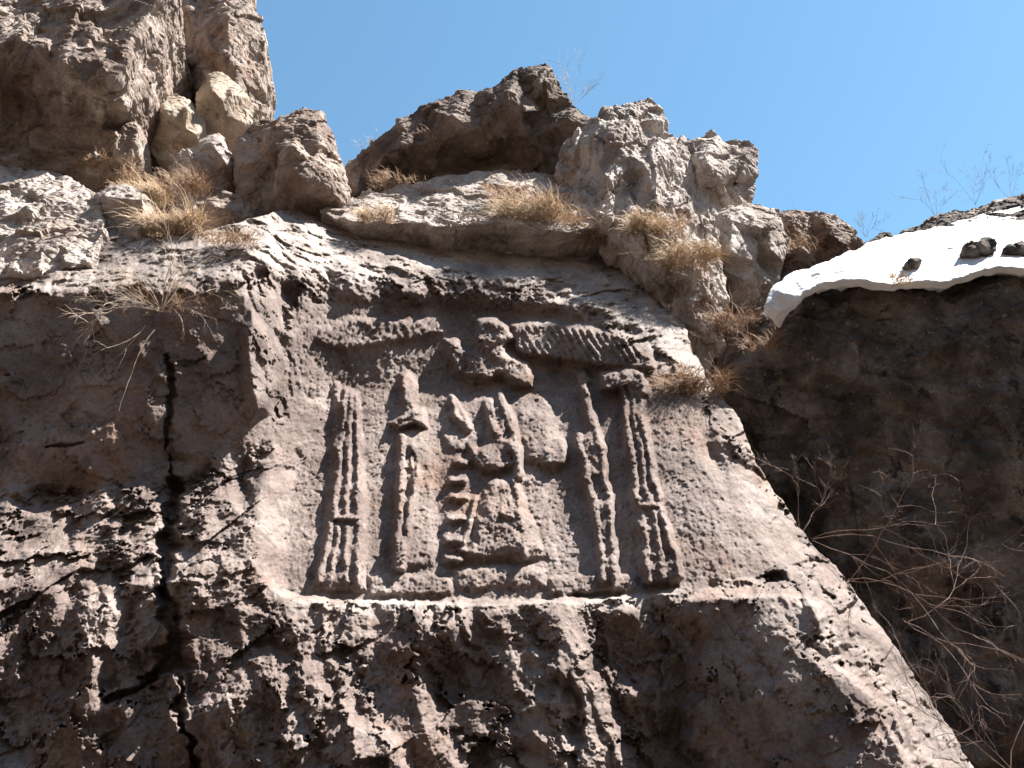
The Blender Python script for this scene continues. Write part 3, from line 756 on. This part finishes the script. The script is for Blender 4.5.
def tuft(x, y, w, h, n, mat, label, seed, droop=0.9, Yd=None, lean=(0, -0.3), group="dry grass tufts on the rocks"):
    """w, h in photo pixels at the place where it grows"""
    rnd = random.Random(seed)
    base, nr = hit(x, y)
    base = base + Vector((0, -0.06, 0)) if Yd is None else Vector(pt(x, y, Yd))
    n = int(n * 2.2)
    px = base.y / (F * 0.87)
    W, H = w * px, h * px
    T = Tubes()
    nclump = max(3, n // 45)
    cl = [(rnd.uniform(-.5, .5), rnd.uniform(-.35, .35)) for _ in range(nclump)]
    for i in range(n):
        c = cl[i % nclump]
        o = base + Vector(((c[0] + rnd.gauss(0, .07)) * W, rnd.uniform(-.15, .25) * W, 0.02 + (c[1] + rnd.gauss(0, .05)) * W * 0.45 - 0.10 * H))
        out = Vector(((c[0] + rnd.uniform(-.9, .9)) + lean[0], rnd.uniform(-1, .35) + lean[1], rnd.uniform(0.2, 1.3)))
        out.normalize()
        L = H * (rnd.uniform(.3, .95) if rnd.random() < .96 else rnd.uniform(1.1, 1.7))
        p = o; d = out; pts = [p]
        for k in range(4):
            p = p + d * (L / 4); pts.append(p)
            d = (d + Vector((out.x * .25, out.y * .3, -droop * rnd.uniform(.3, 1.3))) * .55 + rv(rnd, .2)).normalized()
        r = 0.0031 * rnd.uniform(.5, 1.1)
        T.path(pts, [r, r, r * .8, r * .55, r * .2], 3)
    return tag(T.build("grass_tuft", mat), label, "grass tuft", group)
tuft(108, 182, 58, 30, 460, M_straw, "straw coloured grass tuft growing under the tall left crag", 1)
tuft(92, 168, 26, 22, 150, M_rust, "orange brown dead grass against the base of the tall left crag", 2)
tuft(140, 198, 50, 26, 460, M_straw, "straw grass tuft behind the white cornered boulder", 3, Yd=7.5)
tuft(170, 228, 58, 36, 560, M_straw, "rounded bleached straw tuft hanging right of the white cornered boulder", 4, Yd=7.2)
tuft(180, 186, 50, 26, 260, M_rust, "brown grass tuft in the shade below the tan boulders", 5, Yd=7.75)
tuft(236, 246, 54, 14, 220, M_rust, "low rusty grass strip on the ledge left of the niche top", 6)
tuft(384, 220, 44, 22, 200, M_straw, "thin pale grass tuft on the ledge under the dark slab's left end", 7)
tuft(402, 188, 60, 18, 160, M_rust, "rusty brown grass at the left foot of the dark slab", 8)
tuft(540, 218, 80, 36, 700, M_straw, "dense dome of buff grass above the centre of the niche", 9)
tuft(502, 200, 50, 22, 200, M_rust, "sparse brown grass behind the dense buff dome of grass", 10)
tuft(604, 240, 44, 28, 260, M_rust, "reddish grass tuft at the top of the pale ridge, right of the buff dome", 11)
tuft(656, 232, 50, 30, 320, M_straw, "yellow grass tuft on the middle of the jagged ridge", 12)
tuft(688, 264, 54, 40, 320, M_straw, "drooping pale grass hanging below the yellow tuft on the ridge", 13, 1.0)
tuft(735, 330, 60, 30, 260, M_rust, "rusty grass in the gully between the ridge and the snowy boulder", 14)
tuft(760, 350, 40, 30, 160, M_rust, "dark rusty grass at the left end of the snowy boulder's shade", 15)
tuft(700, 392, 66, 36, 320, M_rust, "rusty tuft on the right shoulder of the carved face", 16)
tuft(890, 284, 34, 8, 90, M_straw, "short straw fringe below the edge of the snow", 17)
tuft(800, 246, 60, 14, 140, M_rust, "brown grass on the layered boulder left of the snow", 18)
tuft(430, 146, 60, 12, 80, M_rust, "thin brown grass along the dark slab's back", 19)

def shrub(label, cat, x, y, dirs, L, r0, depth, mat, seed, bend=0.25, grav=0.0, kids=3, name="bare_shrub", group=None, skip=0, toward=0.04, segs=7, spread=0.7, base=None):
    rnd = random.Random(seed)
    if base is None:
        base, _ = hit(x, y, skip)
        base = base + Vector((0, -toward, 0))
    T = Tubes()
    def grow(p, d, L, r, lv):
        n = segs if lv == 0 else max(3, segs - 2)
        pts = [p]; rad = [r]; nodes = []
        for k in range(n):
            d = (d + rv(rnd, bend) + Vector((0, 0, -grav))).normalized()
            p = p + d * (L / n); pts.append(p); rad.append(r * (1 - 0.75 * (k + 1) / n)); nodes.append((p, d))
        T.path(pts, rad, 4 if lv < 2 else 3)
        if lv < depth:
            for q in range(kids):
                p2, d2 = nodes[rnd.randrange(0 if lv else 1, n)]
                dd = (d2 + rv(rnd, spread)).normalized()
                grow(p2, dd, L * rnd.uniform(.3, .6), max(r * .55, 0.0009), lv + 1)
    for dd in dirs:
        grow(base + rv(rnd, .015), (Vector(dd) + rv(rnd, .08)).normalized(), L * rnd.uniform(.75, 1.1), r0 * rnd.uniform(.7, 1), 0)
    return tag(T.build(name, mat), label, cat, group)
# plant hanging from the top of the crack
shrub("bleached wiry shrub hanging from the crack above the shaded left panel", "shrub", 165, 318,
      [(-1, -.25, .35), (-1, -.3, .1), (-.9, -.3, .5), (-.5, -.2, .9), (-.2, -.2, 1), (.2, -.2, 1), (.5, -.2, .8), (.9, -.2, .4), (-.8, -.4, 0), (.1, -.3, .9), (-.3, -.3, .9), (-1, -.4, .2), (-.9, -.4, -.1), (-.7, -.4, .4), (.7, -.4, .3)], .56, .0056, 2, M_root, 4, .22, .09, 5, toward=.10)
shrub("reddish twiggy shrub clump around the shrub root above the crack", "shrub", 172, 316,
      [(-.6, -.2, .5), (.6, -.3, .6), (0, -.3, 1), (.8, -.3, .2), (-.8, -.3, .2), (.3, -.3, .8)], .26, .0032, 3, M_rust, 14, .35, .03, 6, toward=.05)
shrub("long pale root trailing down the shaded left panel", "root", 158, 338,
      [(-.36, -.14, -1)], .80, .0065, 0, M_root, 6, .16, .0, 0, name="root", toward=.13, segs=9)
shrub("short pale root curling from the shrub over the shaded panel", "root", 150, 334,
      [(-.45, -.15, -.8), (-.25, -.1, -.9)], .42, .0038, 1, M_root, 8, .22, .02, 2, name="root", toward=.12)
# brambles at right, in the gully
def at(x, y, Y): return Vector(pt(x, y, Y))
G = "bare bramble canes in the right gully"
for i, (x, y, Y, ds, L, lb) in enumerate([
    (812, 540, 6.9, [(1, -.1, .15), (1, -.2, .0), (.9, -.1, -.35)], 1.3, "arching red bramble canes springing from behind the carved rock's middle shoulder"),
    (850, 580, 6.8, [(1, -.1, .35), (.8, -.2, .7), (1, 0, -.1)], 1.1, "tangled bramble canes lower down beside the carved rock's shoulder"),
    (905, 620, 6.5, [(1, -.1, .12), (1, -.1, -.3), (.9, -.1, -.75)], 1.15, "long thorny bramble canes crossing the lower right corner"),
    (1010, 770, 6.3, [(-.3, 0, 1), (.1, 0, 1), (-.6, 0, .9)], 1.2, "upright thin bramble canes rising at the right edge")]):
    shrub(lb, "bramble", 0, 0, ds, L, .005, 2, M_twig, 20 + i, .34, .03, 5, segs=10, name="bramble", group=G, base=at(x, y, Y))
shrub("small fuzzy bare bush rising behind the carved rock's upper shoulder", "shrub", 0, 0, [(-.3, 0, 1), (.1, 0, 1), (.4, 0, .9), (-.7, 0, .8), (.8, 0, .6)], .55, .004, 3, M_twig, 31, .25, 0, 4, base=at(800, 535, 7.0))
shrub("dark bare shrub in the gully below the snow's left tip", "shrub", 0, 0, [(-.3, -.2, 1), (.1, -.2, 1), (.4, -.2, .9), (-.8, -.3, .4), (.8, -.2, .4)], .45, .004, 3, M_twig, 33, .3, 0, 4, base=at(735, 345, 7.2))
# dry stalks against the sky
M_stalk = M_root
shrub("tall dry seed stalks standing on the skyline behind the dark slab", "dry stalks", 0, 0, [(-.15, 0, 1), (.1, 0, 1), (.35, 0, .9), (.55, 0, .75), (-.3, 0, 1), (.2, 0, 1)], .66, .0034, 2, M_root, 35, .14, 0, 5, name="dry_stalks", base=at(572, 104, 9.3), spread=.5)
shrub("short dry stalks on the skyline at the dark slab's left foot", "dry stalks", 0, 0, [(-.5, 0, 1), (.1, 0, 1), (.5, 0, .8)], .36, .0022, 3, M_root, 36, .2, 0, 4, name="dry_stalks", base=at(362, 152, 9.3), spread=.6)
shrub("single thin stalk on the skyline above the dark slab's shoulder", "dry stalks", 0, 0, [(-.05, 0, 1)], .4, .002, 1, M_root, 37, .1, 0, 3, name="dry_stalks", base=at(476, 92, 9.3), spread=.5)
for i, (x, y, Y, L) in enumerate([(866, 236, 9.2, .35), (935, 216, 9.6, .45), (975, 205, 9.6, .55), (1012, 198, 9.6, .7)]):
    shrub(["wispy stalks where the snow meets the skyline", "wispy stalks on the low ledge above the snow", "wispy stalks farther right on the ledge above the snow", "tallest wispy stalks at the right edge above the snow"][i],
          "dry stalks", 0, 0, [(-.5, 0, 1), (0, 0, 1), (.4, 0, 1), (.8, 0, .8)], L, .0024, 3, M_twig, 40 + i, .2, 0, 4, name="dry_stalks", base=at(x, y, Y), spread=.6)
shrub("pale single stalk behind the layered boulder", "dry stalks", 0, 0, [(-.05, 0, 1)], .42, .002, 0, M_root, 47, .08, 0, 2, name="dry_stalks", base=at(795, 210, 9.4))
